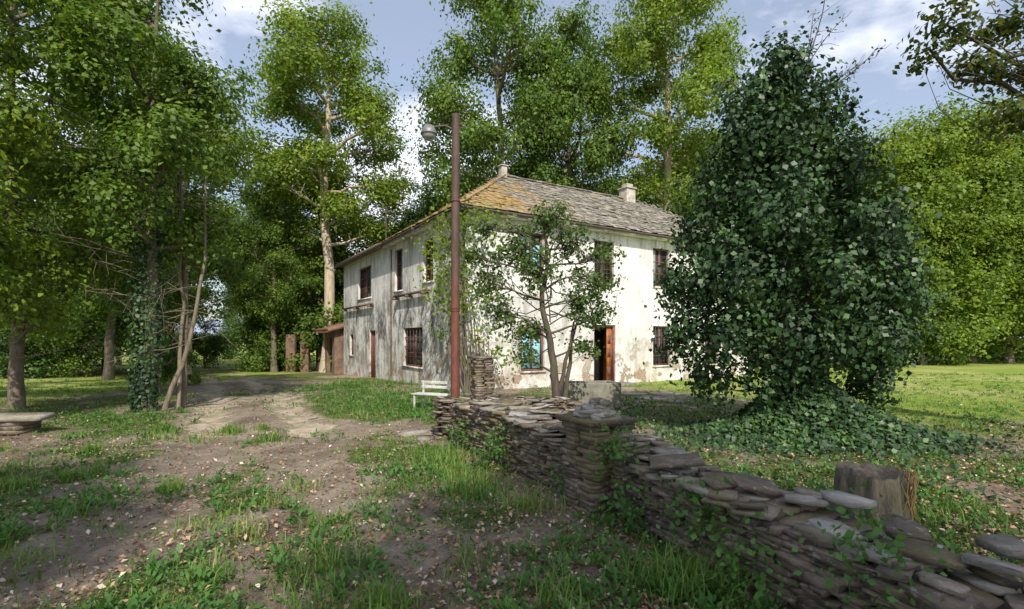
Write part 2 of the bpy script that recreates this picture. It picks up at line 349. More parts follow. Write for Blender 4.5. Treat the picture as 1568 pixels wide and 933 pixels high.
mp=N(nt,'ShaderNodeMapping');mp.inputs['Rotation'].default_value=(R(90),0,0);nt.links.new(co,mp.inputs[0]);nt.links.new(mp.outputs[0],b.inputs[0])
nt.links.new(mixc(nt,ramp(nt,noise(nt,co,1.5,7,.7),[(.35,(0,0,0)),(.6,(1,1,1))]),b.outputs[0],(.11,.08,.06)),p.inputs['Base Color']);p.inputs['Roughness'].default_value=.9;M_brick=m
m,nt,p,o=newmat('window_glass');p.inputs['Base Color'].default_value=(.03,.04,.045,1);p.inputs['Roughness'].default_value=.12
co=objco(nt);bump(nt,p,noise(nt,co,2,2),.15,.03);M_glass=m
def wallf(mb,L,z0,H,ops,tf,rev=.28):
    xs=sorted({0,L,*[a for o_ in ops for a in o_[:2]]});zs=sorted({z0,H,*[a for o_ in ops for a in o_[2:]]})
    for a,b_ in zip(xs[:-1],xs[1:]):
        for c_,d in zip(zs[:-1],zs[1:]):
            mx,mz=(a+b_)/2,(c_+d)/2
            if any(o_[0]<mx<o_[1] and o_[2]<mz<o_[3] for o_ in ops): continue
            mb.add([tf(a,0,c_),tf(b_,0,c_),tf(b_,0,d),tf(a,0,d)],[[0,1,2,3]])
    for (a,b_,c_,d) in ops:
        for (p1,p2) in (((a,c_),(b_,c_)),((b_,c_),(b_,d)),((b_,d),(a,d)),((a,d),(a,c_))):
            mb.add([tf(p1[0],0,p1[1]),tf(p2[0],0,p2[1]),tf(p2[0],rev,p2[1]),tf(p1[0],rev,p1[1])],[[0,1,2,3]])
def obox(mb,tf,x0,x1,y0,y1,z0,z1,mat=0):
    mb.add([tf(x0,y0,z0),tf(x1,y0,z0),tf(x1,y1,z0),tf(x0,y1,z0),tf(x0,y0,z1),tf(x1,y0,z1),tf(x1,y1,z1),tf(x0,y1,z1)],BOXF,mat)
tfR=lambda a,d,z:(a,d,z)
tfL=lambda a,d,z:(d,a,z)
Rops=[(2.08,3.04,3.78,5.28),(5.3,6.26,3.74,5.32),(8.35,9.3,3.78,5.32),(11.5,12.4,3.78,5.32),
      (2.1,3.06,.58,2.05),(5.28,6.34,.06,2.2),(8.35,9.35,.62,2.2),(11.5,12.4,.6,2.15)]
Lops=[(2.5,3.4,3.75,5.3),(5.6,6.55,3.68,5.4),(9.85,12.1,3.7,5.25),(3.5,5.5,.62,2.12),(9.2,10.1,-.2,2.1),(13.0,13.7,.85,1.95)]
mb=MB();wallf(mb,14.5,-.6,5.75,Rops,tfR);wallf(mb,15,-.6,5.75,Lops,tfL)
box(mb,.01,14.5,7,7.01,-.6,5.74);box(mb,14.49,14.5,.01,7,-.6,5.74);box(mb,.01,7,14.99,15,-.6,5.74);box(mb,6.99,7,7,15,-.6,5.74)
mb.build('walls',[M_plaster],house)
mb=MB();box(mb,.9,14.1,.9,6.8,-.3,5.6);box(mb,.9,6.8,6.9,14.7,-.3,5.55);mb.build('interior_shade_block',[M_dark],house)  # added solid blocks, painted dark as the shade seen through openings
M_curt=simple('faded_curtain',(.3,.3,.28),.9,.3,5)
def window(nm,tf,o_,cols=2,rows=3,grille=False,blue=0):
    a,b_,c_,d=o_;mb=MB();f=.06;y0,y1=.1,.16
    obox(mb,tf,a+.003,a+f,y0,y1,c_+.003,d-.003);obox(mb,tf,b_-f,b_-.003,y0,y1,c_+.003,d-.003)
    obox(mb,tf,a+f,b_-f,y0,y1,c_+.003,c_+f);obox(mb,tf,a+f,b_-f,y0,y1,d-f,d-.003)
    W=(b_-a-2*f)/cols
    for i in range(1,cols): obox(mb,tf,a+f+i*W-.045,a+f+i*W+.045,y0+.006,y1-.006,c_+f,d-f)
    for i in range(cols):
        for j in range(1,rows):
            z=c_+f+(d-c_-2*f)*j/rows;obox(mb,tf,a+f+i*W+(.045 if i else 0),a+f+(i+1)*W-(.045 if i<cols-1 else 0),y0+.015,y1-.015,z-.017,z+.017)
    obox(mb,tf,a+f,b_-f,.135,.139,c_+f,d-f,1)
    if blue:
        for i in range(cols):
            obox(mb,tf,a+f+i*W+.05,a+f+(i+1)*W-.05,.117,.13,c_+f+.03,c_+f+(d-c_)*(.86 if i==0 else .7),2)
    elif not grille:
        obox(mb,tf,a+f+.05,a+f+W*.5,.128,.133,c_+f+.02,d-f-.02,5)
    if grille:
        for i in range(1,6):
            x=a+(b_-a)*i/6;obox(mb,tf,x-.011,x+.011,.03,.05,c_+.01,d-.01,3)
        for j in range(1,4):
            z=c_+(d-c_)*j/4;obox(mb,tf,a+.01,b_-.01,.052,.068,z-.014,z+.014,3)
    obox(mb,tf,a-.04,b_+.04,-.05,.09,c_-.06,c_-.003,4)
    mb.build(nm,[M_wood,M_glass,M_blue,M_iron,M_plaster,M_curt],house)
for i,o_ in enumerate(Rops):
    if i==5: continue
    window('window_front',tfR,o_,2,3,grille=i>=5 or i==1,blue=1 if i in(0,4) else 0)
for i,o_ in enumerate(Lops):
    if i==4: continue
    window('window_side',tfL,o_,2 if i in(0,2,3) else 1,3,grille=i==3,blue=0)
mb=MB();a,b_,c_,d=Rops[5]
obox(mb,tfR,a+.003,a+.07,.05,.17,c_,d-.003,0);obox(mb,tfR,b_-.07,b_-.003,.05,.17,c_,d-.003,0);obox(mb,tfR,a+.07,b_-.07,.05,.17,d-.09,d-.003,0)
obox(mb,tfR,b_-.13,b_-.08,.12,.55,c_+.02,d-.1,1);obox(mb,tfR,b_-.34,b_-.135,.10,.14,c_+.02,d-.1,1)
for z in (.5,1.2,1.7): obox(mb,tfR,b_-.31,b_-.17,.088,.1,z-.2,z+.12,0)
obox(mb,tfR,a-.2,b_+.4,-.7,-.002,-.2,.05,2)
mb.build('front_door',[M_wood,M_doorw,M_cap],house)
mb=MB();a,b_,c_,d=Lops[4]
obox(mb,tfL,a+.003,a+.07,.05,.17,c_,d-.003,0);obox(mb,tfL,b_-.07,b_-.003,.05,.17,c_,d-.003,0);obox(mb,tfL,a+.07,b_-.07,.05,.17,d-.09,d-.003,0)
for i in range(5): 
    w=(b_-a-.14)/5;obox(mb,tfL,a+.07+i*w+.004,a+.07+(i+1)*w-.004,.1,.14,c_,d-.09,0)
mb.build('side_door',[M_wood,M_doorw],house)
mb=MB()
obox(mb,tfL,9.3,14.4,-.2,-.08,3.30,3.38);obox(mb,tfL,2.6,6.2,-.2,-.08,3.38,3.46)
for t in (9.5,11.9,14.2): obox(mb,tfL,t-.05,t+.05,-.3,-.002,3.2,3.298)
for t in (2.9,4.5,6.0): obox(mb,tfL,t-.05,t+.05,-.3,-.002,3.28,3.378)
tube(mb,[(-.02,6.9,5.5),(-.04,6.9,3),(-.04,6.9,.1)],.035,6)
mb.build('pergola_beams',[simple('grey_beam',(.15,.1,.075),.8,.4,6)],house)
mb=MB();tube(mb,[(.6,9.5,5.9),(.6,9.5,8.0)],.03,6,cap=True)
for z,w in ((7.7,.5),(7.45,.35),(7.9,.3)): box(mb,.6-w,.6+w,9.485,9.515,z,z+.025)
for x in (.2,.45,.75,1.0): box(mb,x-.01,x+.01,9.47,9.53,7.62,7.82)
mb.build('roof_antenna',[M_iron],house)
ex0,ex1,ey0,ey1=-.38,14.88,-.38,7.38;ez,rz=5.74,8.25;hd=(ey1-ey0)/2
A=(ex0,ey0,ez);B=(ex1,ey0,ez);C=(ex1,ey1,ez);D=(ex0,ey1,ez);E=(ex0+hd,ey0+hd,rz);F=(ex1-hd,ey0+hd,rz)
mb=MB();mb.add([A,B,C,D,E,F],[[0,1,5,4],[2,3,4,5]],0);mb.add([A,B,C,D,E,F],[[3,0,4],[1,2,5]],0);mb.add([A,B,C,D],[[3,2,1,0]],0)
box(mb,-.42,7.2,7.4,15.35,5.752,5.83,0)
mb.add([(-.42,7.4,5.84),(7.2,7.4,6.9),(7.2,15.35,6.9),(-.42,15.35,5.84)],[[0,1,2,3]],0)
mb.build('roof_deck',[simple('roof_board',(.16,.12,.09),.9,.4,5)],house)
mb=MB();r=random.Random(2)
def roofface(p0,p1,inn,L,hd,rise):
    p0=np.array(p0);e=np.array(p1)-p0;e=e/np.linalg.norm(e);inn=np.array(inn,float);up=inn*hd+np.array([0,0,rise]);SL=np.linalg.norm(up);up/=SL
    nr=np.cross(e,up);nr=nr if nr[2]>0 else -nr
    rows=int(SL/.2)
    for i in range(rows+1):
        f=i/rows;a=f*hd;b_=L-f*hd;u=a+r.uniform(-.15,.05)
        while u<b_:
            w=r.uniform(.2,.42);h=.34+r.uniform(-.03,.05);u0=max(u,a-.05);u1=min(u+w-.008,b_+.05)
            if u1-u0>.05:
                sag=-.06*math.sin(min(1,max(0,(u/L)))*9)*math.sin(f*3)
                o0=p0+e*u0+up*(i*SL/rows-.06+r.uniform(-.03,.03))+nr*(.05+r.uniform(0,.02)+max(0,sag)*.6)
                tk=nr*r.uniform(.014,.035);dn=-nr*.035
                q=[o0,o0+e*(u1-u0),o0+e*(u1-u0)+up*h+dn,o0+up*h+dn]
                q[0]=q[0]+up*r.uniform(0,.05);q[1]=q[1]+up*r.uniform(0,.05)
                mb.add([*q,*[x+tk for x in q]],BOXF,0)
            u+=w
roofface(A,B,(0,1,0),ex1-ex0,hd,rz-ez);roofface(D,A,(1,0,0),ey1-ey0,hd,rz-ez);roofface(B,C,(-1,0,0),ey1-ey0,hd,rz-ez)
def line_st(a,b_,n,w=.32):
    for i in range(n):
        t=(i+.5)/n;c_=[a[k]+(b_[k]-a[k])*t for k in range(3)];tl=(b_[2]-a[2])/math.hypot(b_[0]-a[0],b_[1]-a[1])
        stone(mb,(c_[0],c_[1],c_[2]+.06),w*1.3,w,.05,math.atan2(b_[1]-a[1],b_[0]-a[0])+r.uniform(-.1,.1),(tl,r.uniform(-.1,.1)),0,r)
line_st(E,F,26);line_st(A,E,18,.24);line_st(B,F,18,.24)
nt=M_slate.node_tree;p=nt.nodes['Principled BSDF'];co=objco(nt);old=p.inputs['Base Color'].links[0].from_socket
sp=N(nt,'ShaderNodeSeparateXYZ');nt.links.new(co,sp.inputs[0])
fx=mth(nt,'MULTIPLY_ADD',sp.outputs[0],-.2,1.2,clamp=True);fx=mth(nt,'MAXIMUM',fx,.1)
lm=ramp(nt,mth(nt,'ADD',mth(nt,'MULTIPLY',fx,.3),noise(nt,co,1.3,8,.7)),[(.6,(0,0,0)),(.8,(.8,)*3)])
mossy=mixc(nt,ramp(nt,noise(nt,co,1.9,8,.72),[(.5,(0,0,0)),(.6,(.5,)*3)]),old,(.13,.12,.05))
nt.links.new(mixc(nt,lm,mossy,mixc(nt,noise(nt,co,5,4),(.25,.18,.05),(.48,.28,.08))),p.inputs['Base Color'])
ro=mb.build('roof_slates',[M_slate],house)
mb=MB();box(mb,ex0+.03,ex1-.03,-.302,-.002,5.62,5.735,0);box(mb,-.3,-.002,-.3,7.3,5.62,5.735,0)
mb.build('eave_moulding',[M_plaster],house)
mb=MB();tube(mb,[(ex0,ey0-.05,5.7),(ex1,ey0-.05,5.7)],.045,8);tube(mb,[(ex0-.05,ey0,5.69),(ex0-.05,15.3,5.69)],.045,8)
tube(mb,[(-.12,-.12,5.7),(-.08,-.1,5.3),(-.08,-.08,.2)],.04,8)
mb.build('gutter',[M_iron],house)
M_chim=simple('chimney_render',(.42,.38,.33),.9,.4,5)
mb=MB();box(mb,10.0,10.55,3.15,3.7,7.5,8.75);box(mb,9.94,10.61,3.09,3.76,8.75,8.82);box(mb,10.08,10.47,3.22,3.62,8.82,9.0);mb.build('chimney',[M_chim],house,bev=.02)
mb=MB();box(mb,3.32,3.58,3.32,3.58,8.0,8.65);box(mb,3.27,3.63,3.27,3.63,8.65,8.7);mb.build('chimney_small',[M_chim],house,bev=.02)
shed=bpy.data.objects.new('brick_shed',None);sc.collection.objects.link(shed)
shed.location=(-9.9,29.15,-.3);shed.rotation_euler=house.rotation_euler
mb=MB();wallf(mb,5.0,-.3,2.5,[(.6,1.9,-.1,2.1),(2.6,4.2,-.1,2.1)],lambda a,d,z:(d,a,z),.2);wallf(mb,1.6,-.3,2.5,[],lambda a,d,z:(a,d,z),.2);mb.build('shed_walls',[M_brick],shed)
mb=MB();box(mb,.5,1.5,.5,4.9,-.2,2.4);mb.build('shed_shade_block',[M_dark],shed)  # dark block painted as the shadow inside the doorways
mb=MB()
for i in range(22):
    y=-.3+i*.26;tube(mb,[(-.45,y,2.48),(2,y,3.2)],.13,8)
mb.build('tile_roof',[simple('clay_tile',(.2,.11,.075),.85,.5,3)],shed)
ruin=MB()
for (x,y,w,h) in ((-13.7,31.6,.55,2.3),(-12.9,31.8,.5,2.5)): box(ruin,x,x+w,y,y+.35,-.5,h-.3)
ruin.build('brick_ruin_wall',[M_brick],bev=.03)

# ---------------------------------------------------------------- street lamp
lamp=bpy.data.objects.new('street_lamp',None);sc.collection.objects.link(lamp);lx,ly=-1.14,10.5
m,nt,p,o=newmat('rusty_pole');co=objco(nt);sp=N(nt,'ShaderNodeSeparateXYZ');nt.links.new(co,sp.inputs[0])
rs=ramp(nt,noise(nt,co,12,6,.7,(1,1,.3)),[(.3,(.08,.024,.016)),(.7,(.22,.075,.05))]);dk=ramp(nt,noise(nt,co,8,6,.7,(1,1,.3)),[(.3,(.045,.027,.021)),(.7,(.14,.085,.068))])
nt.links.new(mixc(nt,ramp(nt,mth(nt,'ADD',mth(nt,'MULTIPLY_ADD',sp.outputs[2],.2,-.2),mth(nt,'MULTIPLY',noise(nt,co,1.5,6,.7),.4)),[(.35,(0,0,0)),(.65,(1,1,1))]),rs,dk),p.inputs['Base Color']);p.inputs['Roughness'].default_value=.75
bump(nt,p,noise(nt,co,30,4),.4,.01);M_pole=m
mb=MB();tube(mb,[(lx,ly,-.1),(lx,ly,3),(lx+.01,ly,6.15)],[.095,.085,.078],14,cap=True)
for z in (2.2,2.25,4.4): tube(mb,[(lx,ly,z),(lx,ly,z+.03)],.1,14,cap=True)
mb.build('pole',[M_pole],lamp,smooth=False)
mb=MB();tube(mb,[(lx+.1,ly,5.78),(lx-.2,ly,5.93),(lx-.42,ly,5.9),(lx-.5,ly,5.88)],.022,8,cap=True);tube(mb,[(lx-.05,ly,6.0),(lx,ly,5.6)],.03,6)
mb.build('arm',[M_iron],lamp)
M_alu=simple('aged_aluminium',(.2,.2,.2),.5,.3,12,.3)
def lathe(mb,prof,c,mat=0,n=20):
    v=[];
    for (r_,z) in prof:
        for j in range(n):
            a=j/n*2*math.pi;v.append((c[0]+r_*math.cos(a),c[1]+r_*math.sin(a),c[2]+z))
    f=[[i*n+j,i*n+(j+1)%n,(i+1)*n+(j+1)%n,(i+1)*n+j] for i in range(len(prof)-1) for j in range(n)];mb.add(v,f,mat)
mb=MB();c0=(lx-.53,ly,5.78)
lathe(mb,[(.001,.16),(.06,.155),(.1,.13),(.14,.06),(.17,-.02),(.165,-.03)],c0,0);lathe(mb,[(.145,-.02),(.135,-.08),(.09,-.13),(.001,-.145)],c0,1)
m,nt,p,o=newmat('lamp_bowl');p.inputs['Base Color'].default_value=(.3,.31,.3,1);p.inputs['Roughness'].default_value=.25
mb.build('lamp_head',[M_alu,m],lamp,smooth=True)
mb=MB();tube(mb,[(lx+.09,ly,5.95),(lx+.18,ly,5.98),(lx+.2,ly,5.9)],.02,6,cap=True);mb.build('insulator',[M_iron],lamp)
# ---------------------------------------------------------------- bench
bench=bpy.data.objects.new('garden_bench',None);sc.collection.objects.link(bench);bench.location=(-1.85,12.2,float(gz(-1.9,12.2))-.04);bench.rotation_euler=(0,0,R(-24))
M_white=simple('worn_white_paint',(.5,.5,.46),.8,.4,8)
mb=MB()
for i in range(3): box(mb,-.48,.48,-.2+i*.13,-.2+i*.13+.1,.38,.41)
mb.build('seat',[M_white],bench,bev=.005)
mb=MB()
for z in (.5,.61): box(mb,-.48,.48,.24,.262,z,z+.07)
mb.build('backrest',[M_white],bench,bev=.005)
for k,x in enumerate((-.42,.37)):
    mb=MB();box(mb,x,x+.04,-.18,-.14,-.05,.378);box(mb,x,x+.04,.2,.238,-.05,.69);box(mb,x,x+.04,-.14,.2,.34,.378);mb.build('leg_%d'%(k+1),[M_white],bench,bev=.004)
M_conc=simple('mossy_concrete',(.2,.195,.155),.9,.5,4)
mb=MB();box(mb,0,1.35,0,.14,-.15,.62);box(mb,0,1.35,.66,.8,-.15,.62);box(mb,0,.14,.14,.66,-.15,.62);box(mb,1.21,1.35,.14,.66,-.15,.62);box(mb,.14,1.21,.14,.66,-.15,.35)
t=mb.build('concrete_trough',[M_conc],bev=.015);t.location=(1.2,11.9,float(gz(1.5,12)));t.rotation_euler=(0,0,.15)
mb=MB();r=random.Random(6)
for (x,y,L,D) in ((4.0,14.5,.9,.6),(4.6,15.6,.8,.7),(4.4,13.6,.6,.5),(3.6,15.8,.8,.6),(-1.7,9.2,.6,.35),(-1.45,8.8,.4,.3),(-5.0,6.05,.3,.18)):
    stone(mb,(x,y,float(gz(x,y))+.0),L,D,.06,r.uniform(0,3),(0,0),1,r)
mb.build('stone_slab_paving',[M_stone,M_cap])
sb=bpy.data.objects.new('stone_slab_bench',None);sc.collection.objects.link(sb)
mb=MB();r=random.Random(12);stone(mb,(-8.85,8.9,.3),1.9,.55,.08,.12,(0,.02),1,r);mb.build('slab',[M_stone,M_cap],sb)
mb=MB()
for x in (-9.4,-8.4):
    for i in range(4): stone(mb,(x,8.9,.0+i*.07),.35,.42,.065,r.uniform(-.2,.2),(0,0),0,r)
mb.build('supports',[M_stone,M_cap],sb)
# ---------------------------------------------------------------- stump
mb=MB();r=random.Random(3);n=40;prof=[(-.1,1.25),(.02,1.1),(.1,1.02),(.2,.98),(.3,.96),(.38,.95),(.43,.93)];sx,sy=3.28,4.75;rad=[.27*(1+.1*math.sin(3*j/n*6.28)+.07*math.sin(11*j/n*6.28)+r.uniform(-.05,.05)) for j in range(n)]
v=[(sx+rad[j]*k*math.cos(j/n*6.2832)*r.uniform(.97,1.03),sy+rad[j]*k*math.sin(j/n*6.2832)*r.uniform(.97,1.03),z+(r.uniform(-.04,.03) if z>.4 else 0)) for z,k in prof for j in range(n)]
mb.add(v,[[i*n+j,i*n+(j+1)%n,(i+1)*n+(j+1)%n,(i+1)*n+j] for i in range(len(prof)-1) for j in range(n)],0)
v2=v[-n:]+[(sx+rad[j]*.6*math.cos(j/n*6.2832),sy+rad[j]*.6*math.sin(j/n*6.2832),.38+r.uniform(-.02,.02)) for j in range(n)]+[(sx,sy,.33)]
mb.add(v2,[[j,(j+1)%n,n+(j+1)%n,n+j] for j in range(n)],1);mb.add(v2,[[n+j,n+(j+1)%n,2*n] for j in range(n)],1)
for i in range(16):
    a=r.uniform(-1.4,.8);pts=[(sx+math.cos(a)*.3+r.uniform(-.04,.04),sy+math.sin(a)*.3,z) for z in (0,.12,.25,.38,.45)];tube(mb,pts,.006,4,2)
mb.build('tree_stump',[barkmat('stump_bark',(.09,.075,.055),(.28,.23,.17),.3,7),simple('cut_wood',(.11,.09,.07),.95,.6,14),simple('dead_vine',(.3,.18,.08),.9)])

# ---------------------------------------------------------------- trees
def curve(a,b,bend,n,r):
    a=np.array(a,float);b=np.array(b,float);t=np.linspace(0,1,n)[:,None];off=r.normal(size=3)*bend
    p=a+(b-a)*t+np.sin(t*math.pi)*off;p[1:-1]+=r.normal(size=(n-2,3))*bend*.15;return p
def tree(name,trunk,tr,lobes,clumps,lpc,leaf,clr,mats,seed,up=.6,surf=.45,flat=.7,twig=.02,droop=0,limb=None,wid=.62,lean=0.0):
    r=np.random.default_rng(seed);mb=MB();trunk=np.array(trunk,float)
    tt=np.linspace(0,len(trunk)-1,len(trunk)*4);tk=np.stack([np.interp(tt,range(len(trunk)),trunk[:,i]) for i in range(3)],1)
    tk[1:-1]=(tk[:-2]+tk[1:-1]+tk[2:])/3;tk[1:-1,:2]+=r.normal(size=(len(tk)-2,2))*tr[0]*.12
    rr=np.linspace(1,0,len(tk))**.8*(tr[0]-tr[1])+tr[1];rr[0]*=1.45;rr[1]*=1.12
    tube(mb,tk,rr,10,0)
    vol=np.array([l[3]*l[4]*l[5] for l in lobes])**.72;cnt=np.maximum(2,(clumps*vol/vol.sum()).astype(int))
    C=[];Nn=[];Sz=[]
    for l,k in zip(lobes,cnt):
        c=np.array(l[:3]);R_=np.array(l[3:6])
        low=tk[tk[:,2]<c[2]-.25*np.linalg.norm(c[:2]-tk[0,:2])] ;base=low[np.argmin(np.linalg.norm(low-c,axis=1))] if len(low)>1 else tk[1]
        lr=(limb or tr[0]*.33);lp=curve(base,c,np.linalg.norm(c-base)*.09,7,r);tube(mb,lp,np.linspace(lr,lr*.3,7),7,0)
        d=unit(r.normal(size=(k,3)));rad=(r.random(k)**surf)[:,None];cc=c+d*rad*R_
        for q in cc:
            s=lp[r.integers(3,7)];tube(mb,curve(s,q,.12*np.linalg.norm(q-s),4,r),[twig*1.6,twig*1.1,twig*.7,twig*.3],4,0)
        n=r.poisson(lpc,size=k)+4;ids=np.repeat(np.arange(k),n);cs=(r.uniform(.6,1.35,k)*clr)[ids][:,None]
        off=r.normal(size=(len(ids),3))*.5;off[:,2]*=flat;off[:,2]-=droop*np.abs(off[:,0]*off[:,1])
        pos=cc[ids]+off*cs
        out=unit(pos-c)*.6+unit(off)*.5+r.normal(size=pos.shape)*.55;out[:,2]+=up
        C.append(pos);Nn.append(out);Sz.append(leaf*r.uniform(.65,1.3,len(ids)))
    C=np.concatenate(C);Nn=np.concatenate(Nn);Sz=np.concatenate(Sz)
    td=r.normal(size=C.shape);td[:,2]-=lean
    leaves(mb,C,Nn,Sz,wid,1,.1,td,r)
    return mb.build(name,mats)
def lobeset(seed,h0,h1,rad,n,lr,shape='oval'):
    r=np.random.default_rng(seed);L=[]
    for i in range(n):
        f=(i+.5)/n;z=h0+(h1-h0)*f
        pr=math.sin(math.pi*(f*.82+.12))**.7 if shape=='oval' else (1-f*.55)
        a=i*2.4+r.uniform(-.5,.5);d=rad*pr*r.uniform(.45,.95)
        s=lr*r.uniform(.6,1.25);L.append((d*math.cos(a),d*math.sin(a),z+r.uniform(-.5,.5),s,s,s*r.uniform(.6,.9)))
    return L
TA=tree('tall_tree_a',[(0,0,-.5),(.2,0,5),(-.2,.3,10),(.2,0,15),(0,0,19)],(.34,.06),lobeset(1,7.5,20,4.7,22,1.75),360,115,.2,.9,[M_bark_pale,M_leaf_yel],11,limb=.12,surf=.6)
TB=tree('tall_tree_b',[(0,0,-.5),(-.3,.2,5),(.4,0,10),(0,.3,17)],(.34,.06),lobeset(2,5.5,19,4.4,24,1.8),380,110,.2,.9,[M_bark,M_leaf_mid],12,limb=.12,surf=.55)
TC=tree('round_tree',[(0,0,-.5),(.2,.1,4),(0,0,10)],(.25,.05),lobeset(3,1.6,13,4.6,22,1.8,'cone'),380,95,.21,.8,[M_bark,M_leaf_yel],13)
TD=tree('round_tree_dark',[(0,0,-.5),(.2,.1,4),(0,0,10)],(.25,.05),lobeset(4,1.2,13,4.6,22,1.8,'cone'),380,95,.21,.8,[M_bark,M_leaf_deep],14)
TE=tree('bush',[(0,0,-.2),(.1,0,1.2),(0,0,2.5)],(.1,.02),lobeset(5,.7,3.3,1.9,11,1.0,'cone'),140,60,.15,.5,[M_bark,M_leaf_mid],15)
wood=bpy.data.objects.new('background_woodland',None);sc.collection.objects.link(wood)
lib={'A':TA,'B':TB,'C':TC,'D':TD,'E':TE};used=set()
rr_=random.Random(77)
def inst(kind,x,y,s=1,rot=None,name=None,parent=None,sz=1,zoff=0):
    src=lib[kind]
    if kind in used: ob=bpy.data.objects.new(name or 'tree',src.data);sc.collection.objects.link(ob)
    else: ob=src;used.add(kind);ob.name=name or 'tree'
    ob.location=(x,y,float(gz(x,y))+zoff);ob.scale=(s,s,s*sz);ob.rotation_euler=(0,0,rr_.uniform(0,6.28) if rot is None else rot)
    if parent: ob.parent=parent
    return ob
inst('B',-.9,29,1.0,.4,'tall_oak_tree',sz=1.16);inst('B',3.6,31,.9,2.4,'tall_oak_tree',sz=1.2);inst('A',9.0,30,.95,2.2,'tall_ash_tree',sz=1.18)
inst('A',-11.2,31.5,1.08,0.3,'tall_ash_tree',sz=.96)
inst('A',-17.5,28,.8,1.7,'tall_ash_tree',sz=.95)
for (k,x,y,s) in (('B',-18.2,23.5,.6),('B',-14.3,31.5,.55),('B',-22.5,32,.7),('B',-17.8,38.5,.72),('B',-26.5,41,.75),('B',-22.5,48,.8),
                  ('D',-21.5,26.5,.7),('D',-28,36,.8),('C',-34,45,.9),('C',-16,41,.75),('D',-29.5,60,.9),('D',-39,78,1.0),('D',-54,75,1.0),('D',-46,66,.9)):
    inst(k,x,y,s,name='alley_tree')
for (x,y,s) in ((-15.2,34.2,1.2),(-16.8,37,1.1),(-14.2,33.2,1.2),(-11.4,33.2,1.45),(-18.5,41,1.2),(-14.9,32.4,.7),(-12.8,19.6,.45),(-21.2,46,1.2),(-23.5,40,.9)): inst('E',x,y,s,name='hedge_shrub')
for i in range(15):
    x=-13+i*3.5+rr_.uniform(-1,1);inst(rr_.choice('CCD'),x,39+rr_.uniform(-2,4),rr_.uniform(.9,1.15),name='woodland_tree',parent=wood)
for (k,x,y,s) in (('C',24,36,1.15),('C',29,38,1.3),('C',34,40,1.4),('D',39.5,42,1.45),('C',46,43,1.4),('C',53,47,1.5),('C',17,33,.95),('B',36,48,1.0)):
    inst(k,x,y,s,name='woodland_tree',parent=wood)
for (x,y,s) in ((27,34.5,1.2),(32,38,1.5),(37,40.5,1.5),(43,41,1.6),(22,32.5,1.2)): inst('E',x,y,s,name='woodland_shrub',parent=wood)
for (k,x,y,s) in (('D',-30,30,1.0),('D',-44,38,1.2),('D',-37,34,1.1),('D',-25.5,28,.85)):
    inst(k,x,y,s,name='woodland_tree',parent=wood)
for (x,y,s) in ((-25,29,1.4),(-29,29,1.5),(-34,31,1.7),(-39,33,1.6),(-22,26.5,1.0)): inst('E',x,y,s,name='woodland_shrub',parent=wood)
for (k,x,y,s) in (('A',-3.5,-9,.62),('A',4,-11.5,.7)): inst(k,x,y,s,name='shade_tree',sz=1.15)  # added unseen behind the camera to cast dappled shade on the foreground
r0=np.random.default_rng(31)
def nl(name,x,y,seed,h,rad,mat,tr=.17,n=300,h0=2.0,nlob=15,lr=1.35,lpc=95,leaf=.12,lean=(0,0)):
    L=[(a,b,c,d,e,f) for (a,b,c,d,e,f) in lobeset(seed,h0,h,rad,nlob,lr*.88,'oval')]
    ob=tree(name,[(0,0,-.3),(.1+lean[0]*.3,lean[1]*.3,2.5),(-.1+lean[0]*.6,lean[1]*.6,5.5),(lean[0],lean[1],h-1)],(tr,.03),L,n,lpc,leaf,.5,[M_bark,mat],seed,twig=.013,surf=.6)
    ob.location=(x,y,float(gz(x,y)));return ob
nl('locust_tree',-8.35,11.9,41,10.5,2.0,M_leaf_mid,.14,240,3.4,16,1.05,lean=(.3,0))
nl('locust_tree',-7.95,12.6,42,8.5,1.4,M_leaf_mid,.07,90,4.0,8,.8)
nl('locust_tree',-11.6,12.2,43,12.5,2.6,M_leaf_yel,.15,350,1.5,21,1.25)
nl('locust_tree',-14.8,13.5,44,14,2.9,M_leaf_deep,.17,350,1.4,20,1.4)
nl('locust_tree',-11.6,17,45,10.5,2.5,M_leaf_mid,.14,260,2.4,16,1.25)
nl('locust_tree',-10.4,9.6,46,10,1.8,M_leaf_yel,.09,220,2.0,16,1.0)
mb=MB()
for i in range(110):
    x,y=(-8.35,11.9) if i%2 else (-11.4,12);z=r0.uniform(1.2,6);a=r0.uniform(0,6.28);l=r0.uniform(.8,2.2)
    p0=np.array([x,y,z]);p1=p0+np.array([math.cos(a)*l,math.sin(a)*l,r0.uniform(-.3,.7)]);cv=curve(p0,p1,.12,6,r0);tube(mb,cv,np.linspace(.013,.004,6),4)
    for j in (2,3,4): q=cv[j];tube(mb,curve(q,q+r0.normal(size=3)*.3,.03,3,r0),[.006,.004,.003],3)
tube(mb,curve((-8.05,12.1,0),(-7.1,12.1,5.4),.18,10,r0),np.linspace(.06,.02,10),7)
tube(mb,curve((-7.85,12.3,0),(-7.8,12.3,5.5),.16,10,r0),np.linspace(.05,.025,10),7)
mb.build('dead_branches',[barkmat('bark_grey_brown',(.13,.1,.075),(.3,.25,.185),.3)])
